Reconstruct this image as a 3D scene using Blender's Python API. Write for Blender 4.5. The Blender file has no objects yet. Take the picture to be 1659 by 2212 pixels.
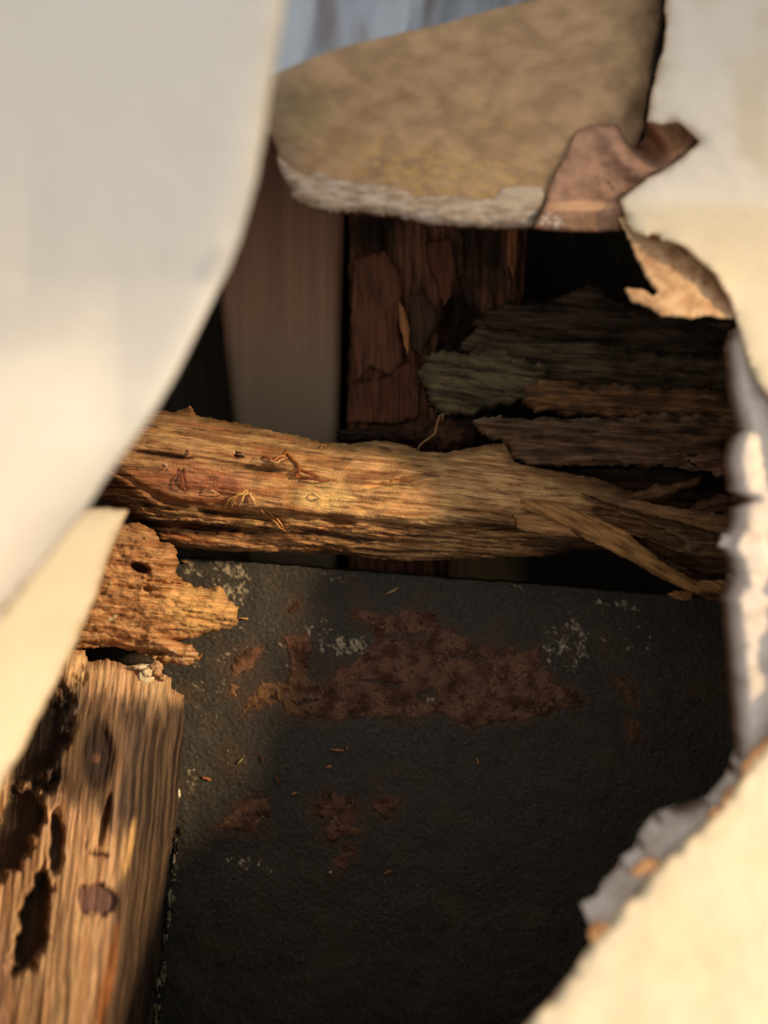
import bpy, math, random
import numpy as np
from mathutils import Vector
from mathutils.geometry import delaunay_2d_cdt

# ------------------------------------------------------------------ camera, light, exposure
scn = bpy.context.scene
col = scn.collection
F = 1597.0            # focal length in pixels of the 1659 x 2212 frame
Z0 = 1.10             # height of the lens
cam_d = bpy.data.cameras.new('camera')
cam = bpy.data.objects.new('camera', cam_d)
col.objects.link(cam)
cam.location = (0, 0, Z0)
cam.rotation_euler = (math.radians(90), 0, 0)
cam_d.sensor_fit = 'HORIZONTAL'
cam_d.sensor_width = 36
cam_d.lens = F / 1659 * 36
cam_d.clip_start = 0.01
cam_d.clip_end = 20
cam_d.dof.use_dof = True
cam_d.dof.focus_distance = 0.338
cam_d.dof.aperture_fstop = 5.2
scn.camera = cam

world = bpy.data.worlds.new('room_light')
scn.world = world
world.use_nodes = True
bg = world.node_tree.nodes['Background']
bg.inputs[0].default_value = (1.0, 0.955, 0.895, 1)
bg.inputs[1].default_value = 0.72

# warm hand lamp held up to the right; the upper rim of its beam falls across the top of the hole
lamp_d = bpy.data.lights.new('work_lamp', 'SPOT')
lamp_d.energy = 124
lamp_d.color = (1.0, 0.72, 0.41)
lamp_d.shadow_soft_size = 0.075
BEAM = math.radians(14)
lamp_d.spot_size = BEAM*2
lamp_d.spot_blend = 0.09
lamp = bpy.data.objects.new('work_lamp', lamp_d)
col.objects.link(lamp)
LD = Vector((-1.30, 1.0, -0.36)).normalized()
RIM_A = Vector((0.100, 0.25, 0.110)); RIM_B = Vector((-0.065, 0.165, 0.049))
LN = (RIM_A-RIM_B).cross(LD).normalized()
if LN.z < 0: LN = -LN
lamp.location = (RIM_A+RIM_B)/2+Vector((0, 0, Z0))-LD*1.5
lamp.rotation_euler = (LD*math.cos(BEAM)-LN*math.sin(BEAM)).to_track_quat('-Z', 'Y').to_euler()

scn.view_settings.view_transform = 'Standard'
scn.view_settings.look = 'None'
scn.view_settings.exposure = 0.0
scn.view_settings.gamma = 1.0
scn.view_settings.use_curve_mapping = False

random.seed(4)
rng = np.random.RandomState(7)

# ------------------------------------------------------------------ numeric helpers
def lin(h):
    h = h.lstrip('#')
    c = np.array([int(h[i:i+2], 16) / 255 for i in (0, 2, 4)])
    return np.where(c <= 0.04045, c / 12.92, ((c + 0.055) / 1.055) ** 2.4)

PERM = np.random.RandomState(11).permutation(4096)
GA = np.random.RandomState(12).rand(4096) * 2 * math.pi
def perlin(x, y, seed=0):
    x = np.asarray(x, float); y = np.asarray(y, float)
    xi = np.floor(x).astype(int); yi = np.floor(y).astype(int)
    xf = x - xi; yf = y - yi
    u = xf*xf*xf*(xf*(xf*6-15)+10); v = yf*yf*yf*(yf*(yf*6-15)+10)
    def g(ix, iy, dx, dy):
        a = GA[PERM[(PERM[(ix + seed*57) & 4095] + iy) & 4095]]
        return np.cos(a)*dx + np.sin(a)*dy
    n00 = g(xi, yi, xf, yf); n10 = g(xi+1, yi, xf-1, yf)
    n01 = g(xi, yi+1, xf, yf-1); n11 = g(xi+1, yi+1, xf-1, yf-1)
    return 1.5*((n00*(1-u)+n10*u)*(1-v) + (n01*(1-u)+n11*u)*v)
def fbm(x, y, seed=0, o=4, g=0.5):
    s = 0; a = 1; t = 0
    x = np.asarray(x, float); y = np.asarray(y, float)
    for k in range(o):
        q = 0.6+k*0.9; c_, s_ = math.cos(q)*2**k, math.sin(q)*2**k
        s = s + a*perlin(x*c_-y*s_+k*7.3, x*s_+y*c_, seed+k*3); t += a; a *= g
    return s/t
def sst(a, b, x):
    t = np.clip((x-a)/(b-a), 0, 1); return t*t*(3-2*t)
def terrace(h, n):
    k = np.floor(h*n); f = h*n-k
    return (k + sst(0.35, 0.65, f))/n

def world_xyz(px, py, d):
    return np.stack([(px-829.5)/F*d, d+0*px, Z0-(py-1106)/F*d], -1)

def densify(poly, step):
    out = []
    n = len(poly)
    for i in range(n):
        a = np.array(poly[i], float); b = np.array(poly[(i+1) % n], float)
        k = max(1, int(np.hypot(*(b-a))/step))
        for j in range(k): out.append(a+(b-a)*j/k)
    return np.array(out)
def inside(px, py, poly):
    r = np.zeros(px.shape, bool); n = len(poly)
    for i in range(n):
        x0, y0 = poly[i]; x1, y1 = poly[(i+1) % n]
        if y0 == y1: continue
        c = ((y0 > py) != (y1 > py)) & (px < (x1-x0)*(py-y0)/(y1-y0)+x0)
        r ^= c
    return r
def edge_dist(px, py, poly):
    best = np.full(px.shape, 1e9); n = len(poly)
    for i in range(n):
        a = np.array(poly[i], float); b = np.array(poly[(i+1) % n], float)
        ab = b-a; L = ab@ab
        if L == 0: continue
        t = np.clip(((px-a[0])*ab[0]+(py-a[1])*ab[1])/L, 0, 1)
        best = np.minimum(best, np.hypot(px-a[0]-t*ab[0], py-a[1]-t*ab[1]))
    return best
def sdist(px, py, poly):
    return np.where(inside(px, py, poly), 1, -1)*edge_dist(px, py, poly)

# ------------------------------------------------------------------ tags
def tag(o, label=None, cat=None, group=None, kind=None):
    if label: o['label'] = label
    if cat: o['category'] = cat
    if group: o['group'] = group
    if kind: o['kind'] = kind
    return o

# ------------------------------------------------------------------ materials
def material(name, rough=0.85, spec=0.3, scale=(6, 60), var=0.45, bump=0.35, bdist=0.0006, trans=0.0,
             fine=None, sheen=0):
    """base colour = the surface's own colour attribute, varied by stretched noise along the grain (UV)"""
    m = bpy.data.materials.new(name); m.use_nodes = True
    N = m.node_tree.nodes; L = m.node_tree.links
    b = N['Principled BSDF']
    at = N.new('ShaderNodeAttribute'); at.attribute_name = 'Tint'
    uv = N.new('ShaderNodeUVMap'); uv.uv_map = 'UVMap'
    mp = N.new('ShaderNodeMapping'); mp.inputs['Scale'].default_value = (scale[0], scale[1], 1)
    L.new(uv.outputs[0], mp.inputs[0])
    n1 = N.new('ShaderNodeTexNoise'); n1.inputs['Scale'].default_value = 1
    n1.inputs['Detail'].default_value = 6; n1.inputs['Roughness'].default_value = 0.65
    L.new(mp.outputs[0], n1.inputs['Vector'])
    rp = N.new('ShaderNodeMapRange')
    rp.inputs[1].default_value = 0.3; rp.inputs[2].default_value = 0.7
    rp.inputs[3].default_value = 1-var; rp.inputs[4].default_value = 1+var
    L.new(n1.outputs[0], rp.inputs[0])
    mx = N.new('ShaderNodeVectorMath'); mx.operation = 'SCALE'
    L.new(at.outputs['Color'], mx.inputs[0]); L.new(rp.outputs[0], mx.inputs['Scale'])
    L.new(mx.outputs[0], b.inputs['Base Color'])
    b.inputs['Roughness'].default_value = rough
    b.inputs['Specular IOR Level'].default_value = spec
    bp = N.new('ShaderNodeBump'); bp.inputs['Strength'].default_value = bump
    bp.inputs['Distance'].default_value = bdist
    if fine:
        n2 = N.new('ShaderNodeTexNoise'); n2.inputs['Scale'].default_value = fine
        n2.inputs['Detail'].default_value = 5
        L.new(uv.outputs[0], n2.inputs['Vector'])
        ad = N.new('ShaderNodeMath'); ad.operation = 'ADD'
        L.new(n1.outputs[0], ad.inputs[0]); L.new(n2.outputs[0], ad.inputs[1])
        L.new(ad.outputs[0], bp.inputs['Height'])
    else:
        L.new(n1.outputs[0], bp.inputs['Height'])
    L.new(bp.outputs[0], b.inputs['Normal'])
    return m

M_wood = material('rotten_wood', 0.8, 0.25, (1.6, 22), 0.42, 0.7, 0.0009, fine=22)
M_dark = material('old_dark_wood', 0.9, 0.15, (0.9, 10), 0.28, 0.45, 0.0008, fine=10)
M_plain = material('smooth_timber', 0.7, 0.2, (0.3, 9), 0.10, 0.1, 0.0003)
M_paint = material('painted_paper', 0.6, 0.35, (1.2, 1.5), 0.02, 0.35, 0.0006, fine=3)
M_paper = material('brown_backing_paper', 0.9, 0.1, (1.4, 2.2), 0.09, 0.5, 0.0008, fine=9)
M_gyps = material('crumbly_plaster', 0.95, 0.1, (2, 3), 0.08, 0.4, 0.0005, fine=8)
M_felt = material('black_bitumen_board', 0.62, 0.5, (14, 14), 0.45, 0.7, 0.0007, fine=50)
M_resid = material('brown_fibre_residue', 0.9, 0.15, (22, 22), 0.30, 0.8, 0.0009, fine=60)
M_fluff = material('pale_crumb', 0.95, 0.1, (12, 12), 0.3, 0.8, 0.0008)

# ------------------------------------------------------------------ mesh helpers
def make(name, V, faces, uv, tint, mat, parent=None, smooth=True):
    me = bpy.data.meshes.new(name)
    V = np.asarray(V, float)
    nf = len(faces)
    if isinstance(faces, np.ndarray):
        k = faces.shape[1]
        me.vertices.add(len(V)); me.vertices.foreach_set('co', V.ravel())
        me.loops.add(nf*k); me.loops.foreach_set('vertex_index', faces.ravel().astype(np.int32))
        me.polygons.add(nf)
        me.polygons.foreach_set('loop_start', np.arange(0, nf*k, k, dtype=np.int32))
        me.update(calc_edges=True); me.validate()
    else:
        me.from_pydata([tuple(v) for v in V], [], [tuple(f) for f in faces]); me.update()
    li = np.empty(len(me.loops), np.int32); me.loops.foreach_get('vertex_index', li)
    ul = me.uv_layers.new(name='UVMap'); ul.data.foreach_set('uv', np.asarray(uv, float)[li].ravel())
    ca = me.color_attributes.new('Tint', 'FLOAT_COLOR', 'POINT')
    t4 = np.ones((len(V), 4)); t4[:, :3] = np.clip(tint, 0.002, 0.95)
    ca.data.foreach_set('color', t4.ravel())
    if smooth: me.polygons.foreach_set('use_smooth', np.ones(len(me.polygons), bool))
    me.materials.append(mat)
    o = bpy.data.objects.new(name, me); col.objects.link(o)
    if parent: o.parent = parent
    return o

def sheet(name, poly, depth, thick, tint, mat, step=(6, 6), ang=0.0, jag=4.0, jagf=28, seed=0, parent=None,
          hole=None, fine_box=None, coarse=70, back_tint=None, along=False):
    """A solid torn piece: outline, front relief depth(px,py,dist), thickness thick(px,py,dist); grain runs at ang degrees."""
    sx, sy = step
    ca, sa = math.cos(math.radians(ang)), math.sin(math.radians(ang))
    rings = [poly] + ([hole] if hole else [])
    B = []; E = []
    for ri, r in enumerate(list(rings)):
        D = densify(r, min(sx, sy)*1.0 if r is not poly or hole is None else coarse)
        if jag and not (hole is not None and r is poly):
            nx = fbm(D[:, 0]/jagf, D[:, 1]/jagf, seed+1, 4, 0.6); ny = fbm(D[:, 0]/jagf+9, D[:, 1]/jagf, seed+5, 4, 0.6)
            D = D + np.stack([nx, ny], -1)*jag*1.6
        b0 = len(B); B += list(D)
        E += [(b0+i, b0+(i+1) % len(D)) for i in range(len(D))]
        rings[ri] = D
    B = np.array(B)
    mn = B.min(0); mx = B.max(0)
    cx, cy = (mn+mx)/2
    R = np.hypot(*(mx-mn))/2+20
    if fine_box is None:
        gu, gv = np.meshgrid(np.arange(-R, R, sx), np.arange(-R, R, sy))
        gu = gu.ravel()+rng.uniform(-.3, .3, gu.size)*sx; gv = gv.ravel()+rng.uniform(-.3, .3, gv.size)*sy
        gx = cx+gu*ca-gv*sa; gy = cy+gu*sa+gv*ca
    else:
        x0, y0, x1, y1 = fine_box
        a, b = np.meshgrid(np.arange(x0, x1, sx), np.arange(y0, y1, sy))
        c, d = np.meshgrid(np.arange(mn[0], mx[0], coarse), np.arange(mn[1], mx[1], coarse))
        c = c.ravel(); d = d.ravel(); k = ~((c > x0-20) & (c < x1+20) & (d > y0-20) & (d < y1+20))
        gx = np.concatenate([a.ravel(), c[k]]); gy = np.concatenate([b.ravel(), d[k]])
        gx = gx+rng.uniform(-2, 2, gx.size); gy = gy+rng.uniform(-2, 2, gy.size)
    k = (gx > mn[0]) & (gx < mx[0]) & (gy > mn[1]) & (gy < mx[1]); gx = gx[k]; gy = gy[k]
    ins = inside(gx, gy, rings[0])
    if hole is not None: ins &= ~inside(gx, gy, rings[1])
    gx = gx[ins]; gy = gy[ins]
    dm = edge_dist(gx, gy, rings[0])
    if hole is not None: dm = np.minimum(dm, edge_dist(gx, gy, rings[1]))
    k = dm > min(sx, sy)*0.7
    P = np.concatenate([B, np.stack([gx[k], gy[k]], -1)])
    # triangulate in grain space so long thin cells stay well shaped
    G = np.stack([(P[:, 0]*ca+P[:, 1]*sa)/sx, (-P[:, 0]*sa+P[:, 1]*ca)/sy], -1)
    res = delaunay_2d_cdt([Vector(g) for g in G], E, [], 1 if hole is None else 0, 1e-5)
    C = np.array([(v.x, v.y) for v in res[0]])
    T = np.array([f for f in res[2] if len(f) == 3])
    u = C[:, 0]*sx; v = C[:, 1]*sy
    px = u*ca-v*sa; py = u*sa+v*ca
    tc = np.stack([px[T].mean(1), py[T].mean(1)], -1)
    ok = inside(tc[:, 0], tc[:, 1], rings[0])
    if hole is not None: ok &= ~inside(tc[:, 0], tc[:, 1], rings[1])
    T = T[ok]
    used = np.unique(T); rm = np.full(len(C), -1); rm[used] = np.arange(len(used))
    T = rm[T]; px = px[used]; py = py[used]; u = u[used]; v = v[used]
    dist = edge_dist(px, py, rings[0])
    if hole is not None: dist = np.minimum(dist, edge_dist(px, py, rings[1]))
    d = depth(px, py, dist); th = np.maximum(thick(px, py, dist)+0*px, 0.0002)
    Fv = world_xyz(px, py, d)
    if along: Bv = world_xyz(px, py, d+th)
    else:
        Bv = Fv.copy(); Bv[:, 1] += th
    n = len(Fv)
    # orientation: front faces look at the camera (-Y)
    x1 = px[T[:, 1]]-px[T[:, 0]]; y1 = py[T[:, 1]]-py[T[:, 0]]; x2 = px[T[:, 2]]-px[T[:, 0]]; y2 = py[T[:, 2]]-py[T[:, 0]]
    ny = x1*y2-x2*y1
    T[ny > 0] = T[ny > 0][:, ::-1]
    ed = {}
    for t in T.tolist():
        for i in range(3):
            ed[(t[i], t[(i+1) % 3])] = 1
    side = [(j, i) for (i, j) in ed if (j, i) not in ed]
    S = []
    for (j, i) in side:       # boundary edge i->j on the front
        S.append((j, i, n+i)); S.append((j, n+i, n+j))
    allf = np.concatenate([T, T[:, ::-1]+n, np.array(S)])
    tf = tint(px, py, dist)
    tb = tf if back_tint is None else np.tile(back_tint, (n, 1))
    uv = np.stack([u, v], -1)/100
    return make(name, np.concatenate([Fv, Bv]), allf, np.concatenate([uv, uv+0.37]), np.concatenate([tf, tb]), mat, parent)

def const(x): return lambda px, py, dist: x+0*px
def mixc(a, b, t):
    t = np.asarray(t)[..., None]; return a*(1-t)+b*t
def blob(px, py, cx, cy, rx, ry, ang=0, warp=0.35, wf=40, seed=0, soft=0.5):
    a = math.radians(ang); dx = px-cx; dy = py-cy
    u = (dx*math.cos(a)+dy*math.sin(a))/rx; v = (-dx*math.sin(a)+dy*math.cos(a))/ry
    r = np.hypot(u, v)+warp*fbm(px/wf, py/wf, seed)
    return 1-sst(1-soft*0.5, 1+soft*0.5, r)
def streaks(px, py, ang, ls, lt, seed, o=4):
    a = math.radians(ang)
    s = px*math.cos(a)+py*math.sin(a); t = -px*math.sin(a)+py*math.cos(a)
    w = 8*fbm(s/160, t/90, seed+40, 2)
    return fbm(s/ls, (t+w)/lt, seed, o)

def tube(name, pts, radii, tint, mat, parent=None, sides=7):
    pts = [Vector(p) for p in pts]; V = []; Fc = []; n = len(pts)
    for i, p in enumerate(pts):
        t = (pts[min(i+1, n-1)]-pts[max(i-1, 0)]).normalized()
        a = t.cross(Vector((0.2, 1, 0.1))).normalized(); b = t.cross(a)
        for k in range(sides):
            q = 2*math.pi*k/sides
            V.append(p+(a*math.cos(q)+b*math.sin(q))*radii[i])
    for i in range(n-1):
        for k in range(sides):
            Fc.append((i*sides+k, i*sides+(k+1) % sides, (i+1)*sides+(k+1) % sides, (i+1)*sides+k))
    Fc.append(tuple(range(sides))[::-1]); Fc.append(tuple((n-1)*sides+k for k in range(sides)))
    V = np.array([tuple(v) for v in V])
    uv = V[:, [0, 2]]*40
    return make(name, V, Fc, uv, np.tile(tint, (len(V), 1)), mat, parent)

def lump(name, c, size, tint, mat, parent=None, seed=0, rough=0.35, sub=2, rot=0.0):
    import bmesh
    bm = bmesh.new(); bmesh.ops.create_icosphere(bm, subdivisions=sub, radius=1)
    V = np.array([tuple(v.co) for v in bm.verts]); Fc = [[v.index for v in f.verts] for f in bm.faces]; bm.free()
    r = 1+rough*fbm(V[:, 0]*1.7+seed*3.1, V[:, 2]*1.7+V[:, 1]*1.3, seed, 3)
    V = V*r[:, None]*np.array(size)
    cr, sr = math.cos(rot), math.sin(rot)
    V = np.stack([V[:, 0]*cr-V[:, 2]*sr, V[:, 1], V[:, 0]*sr+V[:, 2]*cr], -1)+np.array(c)
    return make(name, V, Fc, V[:, [0, 2]]*50, np.tile(tint, (len(V), 1)), mat, parent, smooth=True)

# ================================================================== SETTING
def wall_depth(px, py, dist=None):
    x = np.clip(px, -350, 2050); y = np.clip(py, -350, 2600)
    lower = 0.255-0.082*(y-440)/1772
    upper = 0.255-0.010*(440-y)/440-0.042*(x-1500)/830*np.clip((440-y)/440, 0, 1)
    lower = np.where(px < 600, 0.222-0.050*(y-1100)/1100+0.02*(x-100)/300, lower)
    t = sst(425, 462, y+6*fbm(x/90, y*0, 3, 2))
    d = upper*(1-t)+lower*t
    d = np.where(px < 600, lower, d)
    out = np.maximum(np.maximum(-150-px, px-1800), np.maximum(-150-py, py-2350))
    k = sst(0, 600, out)
    return d*(1-k)+0.24*k

HOLE = [(1436, -60), (1437, 0), (1440, 60), (1432, 110), (1420, 150), (1408, 200), (1400, 262), (1430, 268), (1465, 262),
        (1485, 280), (1512, 303), (1480, 338), (1440, 363), (1400, 385), (1370, 408), (1340, 432), (1347, 455), (1354, 482),
        (1366, 500), (1400, 512), (1412, 503), (1424, 508), (1430, 522), (1445, 520), (1475, 532), (1512, 562), (1545, 594), (1574, 640), (1592, 700),
        (1603, 742), (1618, 790), (1640, 832), (1662, 862), (1690, 920), (1712, 1050), (1716, 1250), (1702, 1480),
        (1662, 1592), (1625, 1648), (1590, 1702), (1543, 1764), (1485, 1818), (1432, 1862), (1392, 1908), (1362, 1944),
        (1325, 1985), (1290, 2032), (1262, 2062), (1240, 2102), (1200, 2150), (1140, 2214), (1050, 2300), (930, 2410),
        (-180, 2410), (-180, 1960), (-60, 1800), (2, 1700), (52, 1612), (108, 1500), (158, 1402), (205, 1292), (240, 1185),
        (276, 1104), (230, 1096), (180, 1100), (60, 1060), (-160, 980), (-180, 400), (-150, -180), (500, -230), (1300, -230)]
OUT = [(-1500, -1500), (3200, -1500), (3200, 3800), (-1500, 3800)]

c_cream = lin('DBCFB6'); c_white = lin('DCD8D0')
def wall_relief(px, py, dist):
    d = wall_depth(px, py)
    r = 0.0006*fbm(px/130, py/130, 5, 2)+0.00012*fbm(px/30, py/30, 8, 2)
    lip = 0.0028*np.exp(-dist/14.0)*(0.6+fbm(px/60, py/60, 9, 2))
    crease = -0.0016*np.exp(-((py-452-4*fbm(px/80, py*0, 4, 2))/15)**2)*(px > 1000)
    curl = -0.006*np.exp(-np.hypot((px-1440)/60, (py-545)/40)**2)-0.004*np.exp(-np.hypot((px-1530)/50, (py-600)/60)**2)
    return d+r+lip+crease+curl
def wall_tint(px, py, dist):
    t = np.tile(c_cream, (len(px), 1))
    t = mixc(t, lin('E4DED4'), 0.9*(1-sst(410, 470, py))*(px > 900))
    t = mixc(t, lin('D2C4A8'), 0.6*sst(-0.1, 0.5, fbm(px/160, py/160, 15, 3)))
    t = mixc(t, lin('B89466'), 0.55*np.exp(-dist/4.0))
    return t
w = sheet('wall_front', OUT, wall_relief, lambda px, py, dist: 0.0007+0*px, wall_tint, M_paint, step=(9, 9), jag=3.0, jagf=30,
          seed=3, hole=HOLE, fine_box=(-200, -200, 1800, 2420), coarse=90, back_tint=lin('A88C68'))
tag(w, kind='structure', label='cream painted wall lining torn open around the hole')
WALL = w

# plaster core behind the paper: stands proud of the paper only along the right and lower right of the hole
CORE = [(1640, 690), (1602, 700), (1592, 740), (1600, 830), (1608, 880), (1622, 925), (1602, 950), (1592, 990), (1600, 1055),
        (1638, 1080), (1606, 1098), (1602, 1132), (1578, 1180), (1597, 1206), (1604, 1240), (1588, 1300), (1598, 1400),
        (1606, 1500), (1613, 1580), (1622, 1645), (1602, 1700), (1560, 1752), (1500, 1768), (1436, 1790), (1412, 1824), (1398, 1868),
        (1368, 1884), (1362, 1906), (1332, 1938), (1310, 1974), (1276, 1994), (1284, 2022), (1300, 2050), (1400, 2050), (1560, 1900), (1750, 1700),
        (1900, 1500), (1900, 690)]
def core_depth(px, py, dist):
    return wall_depth(np.maximum(px, 1300), py)+0.0066+0.0025*np.exp(-dist/9)-0.0007*fbm(px/70, py/50, 21, 3)\
        - 0.0018*blob(px, py, 1612, 1010, 26, 70)-0.0018*blob(px, py, 1620, 1200, 40, 60)
o = sheet('gypsum_core', CORE, core_depth, const(0.010), lambda px, py, dist: mixc(np.tile(lin('DCD2CA'), (len(px), 1)),
          lin('C6BAB0'), sst(-.2, .5, fbm(px/60, py/60, 3))), M_gyps, step=(6, 6), jag=3, jagf=30, seed=5, parent=WALL)
tag(o, 'white crumbly plaster core along the right edge of the hole')
BACK = [(1700, 1545), (1662, 1590), (1628, 1625), (1608, 1650), (1600, 1680), (1572, 1712), (1560, 1740), (1538, 1752), (1530, 1775),
        (1560, 1770), (1600, 1730), (1650, 1650), (1700, 1600)]
def back_depth(px, py, dist): return wall_depth(px, py)+0.0014+0.001*fbm(px/20, py/20, 33)
def back_tint(px, py, dist): return mixc(np.tile(lin('B08A66'), (len(px), 1)), lin('7E5A44'), sst(-.2, .4, fbm(px/14, py/14, 4)))
tag(sheet('torn_backing_paper', BACK, back_depth, const(0.0012), back_tint, M_paper, step=(5, 5), jag=6, seed=8, parent=WALL),
    'brown frayed paper strip along the lower right edge')
for q, (a, b, r1, r2, g) in enumerate([(1395, 1874, 34, 13, -25), (1296, 2016, 24, 20, -55)]):
    pl = [(a+r1*math.cos(t)*math.cos(math.radians(g))-r2*math.sin(t)*math.sin(math.radians(g)),
           b+r1*math.cos(t)*math.sin(math.radians(g))+r2*math.sin(t)*math.cos(math.radians(g))) for t in np.linspace(0, 2*math.pi, 14)[:-1]]
    tag(sheet('torn_backing_paper', pl, back_depth, const(0.0012), back_tint, M_paper, step=(4, 4), jag=6, jagf=16, seed=18+q, parent=WALL),
        'orange brown frayed bit of paper on the lower right edge')

# cavity behind the wall
def slab(name, x0, x1, y0, y1, z0, z1, tint, mat=M_dark, n=24):
    V = []; Fc = []
    def face(a, b, c, d):
        k = len(V)
        for i in range(n+1):
            for j in range(n+1):
                s, t = i/n, j/n
                V.append(tuple(np.array(a)*(1-s)*(1-t)+np.array(b)*s*(1-t)+np.array(c)*s*t+np.array(d)*(1-s)*t))
        for i in range(n):
            for j in range(n):
                p = k+i*(n+1)+j
                Fc.append((p, p+n+1, p+n+2, p+1))
    face((x0, y0, z0), (x1, y0, z0), (x1, y0, z1), (x0, y0, z1)); face((x1, y1, z0), (x0, y1, z0), (x0, y1, z1), (x1, y1, z1))
    face((x0, y1, z0), (x0, y0, z0), (x0, y0, z1), (x0, y1, z1)); face((x1, y0, z0), (x1, y1, z0), (x1, y1, z1), (x1, y0, z1))
    face((x0, y0, z1), (x1, y0, z1), (x1, y1, z1), (x0, y1, z1)); face((x0, y1, z0), (x1, y1, z0), (x1, y0, z0), (x0, y0, z0))
    V = np.array(V)
    o = make(name, V, Fc, np.stack([V[:, 2]+V[:, 1], V[:, 0]], -1)*20, np.tile(tint, (len(V), 1)), mat, smooth=False)
    return tag(o, kind='structure')
k_dark = lin('726A5E')
slab('wall_back', -0.36, 0.44, 0.56, 0.57, Z0-0.42, Z0+0.40, k_dark)
slab('wall_left', -0.37, -0.345, 0.245, 0.57, Z0-0.42, Z0+0.40, k_dark)
slab('wall_right', 0.36, 0.385, 0.245, 0.57, Z0-0.42, Z0+0.40, k_dark)
slab('ceiling', -0.37, 0.385, 0.245, 0.57, Z0+0.30, Z0+0.33, k_dark)
slab('floor', -0.37, 0.385, 0.245, 0.57, Z0-0.40, Z0-0.37, k_dark)

# ------------------------------------------------------------------ black board at the back
def zp(l): return [(350+.5727*a, 1150+.5727*b) for a, b in l]
PATCH = [zp(l) for l in [
    [(300, 680), (380, 560), (480, 580), (480, 480), (465, 400), (540, 385), (575, 450), (540, 540), (620, 590), (680, 510), (770, 460),
     (830, 420), (770, 350), (715, 295), (760, 285), (860, 320), (920, 285), (1000, 310), (1100, 370), (1160, 420), (1280, 440), (1400, 440),
     (1430, 480), (1480, 560), (1560, 600), (1595, 640), (1500, 670), (1380, 710), (1260, 720), (1160, 745), (1100, 710), (1060, 680),
     (1000, 690), (900, 712), (820, 690), (700, 700), (620, 712), (490, 695), (450, 640), (380, 650)],
    [(250, 530), (290, 460), (340, 420), (375, 440), (345, 510), (290, 540)],
    [(215, 1120), (270, 1030), (390, 1000), (400, 1060), (340, 1130), (270, 1120)],
    [(555, 1040), (620, 985), (730, 1005), (745, 1060), (700, 1100), (765, 1130), (690, 1150), (640, 1180), (605, 1130), (640, 1090), (570, 1070)],
    [(800, 1010), (890, 995), (890, 1060), (840, 1085), (810, 1060)],
    [(650, 1260), (690, 1170), (735, 1180), (695, 1270)],
    [(245, 610), (270, 580), (300, 590), (280, 620)],
    [(1690, 560), (1730, 540), (1790, 600), (1800, 650), (1760, 640)],
    [(1740, 700), (1790, 720), (1810, 780), (1770, 790)],
    [(480, 290), (500, 255), (530, 270), (500, 310)],
]]
TOP = [(-400, 1185), (200, 1192), (400, 1206), (540, 1216), (700, 1229), (860, 1241), (985, 1252), (1150, 1262), (1300, 1276), (1500, 1292), (2100, 1310)]
def board_base(px, py):
    return 0.372-0.030*(py-1200)/1000
def board_relief(px, py):
    w = fbm(px/150, py/150, 50, 3)*0.0022+fbm(px/30, py/30, 52, 2)*0.0003+fbm(px/11, py/11, 53, 2, .6)*0.00022
    g = sst(300, 420, px)*0+1
    grit = np.maximum(0, fbm(px/9, py/9, 54, 2))*0.0012*sst(700, 350, px) if False else np.maximum(0, fbm(px/9, py/9, 54, 2))*0.0008
    return -w*g-grit
xs = np.concatenate([np.arange(-300, 320, 30), np.arange(320, 1640, 2.6), np.arange(1640, 2100, 30)])
tt = np.concatenate([np.linspace(0, .62, 300), np.linspace(.625, 1, 90)])
GX, GT = np.meshgrid(xs, tt)
topy = np.interp(GX, [p[0] for p in TOP], [p[1] for p in TOP])+3.5*fbm(GX/30, GX*0+.3, 60, 4)
GY = topy+(2500-topy)*GT
sd = np.full(GX.shape, -1e9)
wx = GX+26*fbm(GX/40, GY/40, 70, 5, .72); wy = GY+22*fbm(GX/40+7, GY/40, 73, 5, .72)
for P in PATCH: sd = np.maximum(sd, sdist(wx, wy, P))
for (a, b, c, d_, g) in [(882, 1374, 42, 9, 2), (930, 1502, 15, 20, 60), (1000, 1420, 60, 3, 5), (820, 1475, 50, 3, 8), (660, 1512, 28, 3, -5)]:
    sd = np.where(blob(wx, wy, a, b, c, d_, g, 0, 30, 0) > .5, -6, sd)
R, Cc = GX.shape
base = board_base(GX, GY)+board_relief(GX, GY)
idx = np.arange(R*Cc).reshape(R, Cc)
quad = np.stack([idx[:-1, :-1].ravel(), idx[1:, :-1].ravel(), idx[1:, 1:].ravel(), idx[:-1, 1:].ravel()], -1)
fx, fy = GX.ravel(), GY.ravel()
blk = np.tile(lin('3E3A32'), (fx.size, 1))
blk = mixc(blk, lin('5A564C'), .6*sst(.15, .5, fbm(fx/8, fy/8, 84, 3, .7)))
blk = mixc(blk, lin('2C2A26'), .6*sst(.1, .4, fbm(fx/15, fy/15, 86, 4, .7)))
blk = mixc(blk, lin('50402F'), 0.7*sst(0.0, 0.45, fbm(fx/120, fy/120, 80, 4)))
# brown stain halo round the residue and faint tan smears
blk = mixc(blk, lin('563C2E'), 0.6*sst(-26, 0, sd.ravel()))
for (a, b, c, d_, s) in [(1400, 1480, 90, 40, .5), (1480, 1500, 60, 50, .4), (1250, 1350, 90, 45, .5), (900, 1280, 200, 20, .25), (600, 1880, 160, 60, .35), (1100, 1700, 60, 30, .2)]:
    blk = mixc(blk, lin('5E4632'), s*blob(fx, fy, a, b, c, d_, 0, .6, 40, 82, .9)*sst(-.15, .3, fbm(fx/18, fy/18, 83, 4)))
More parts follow.
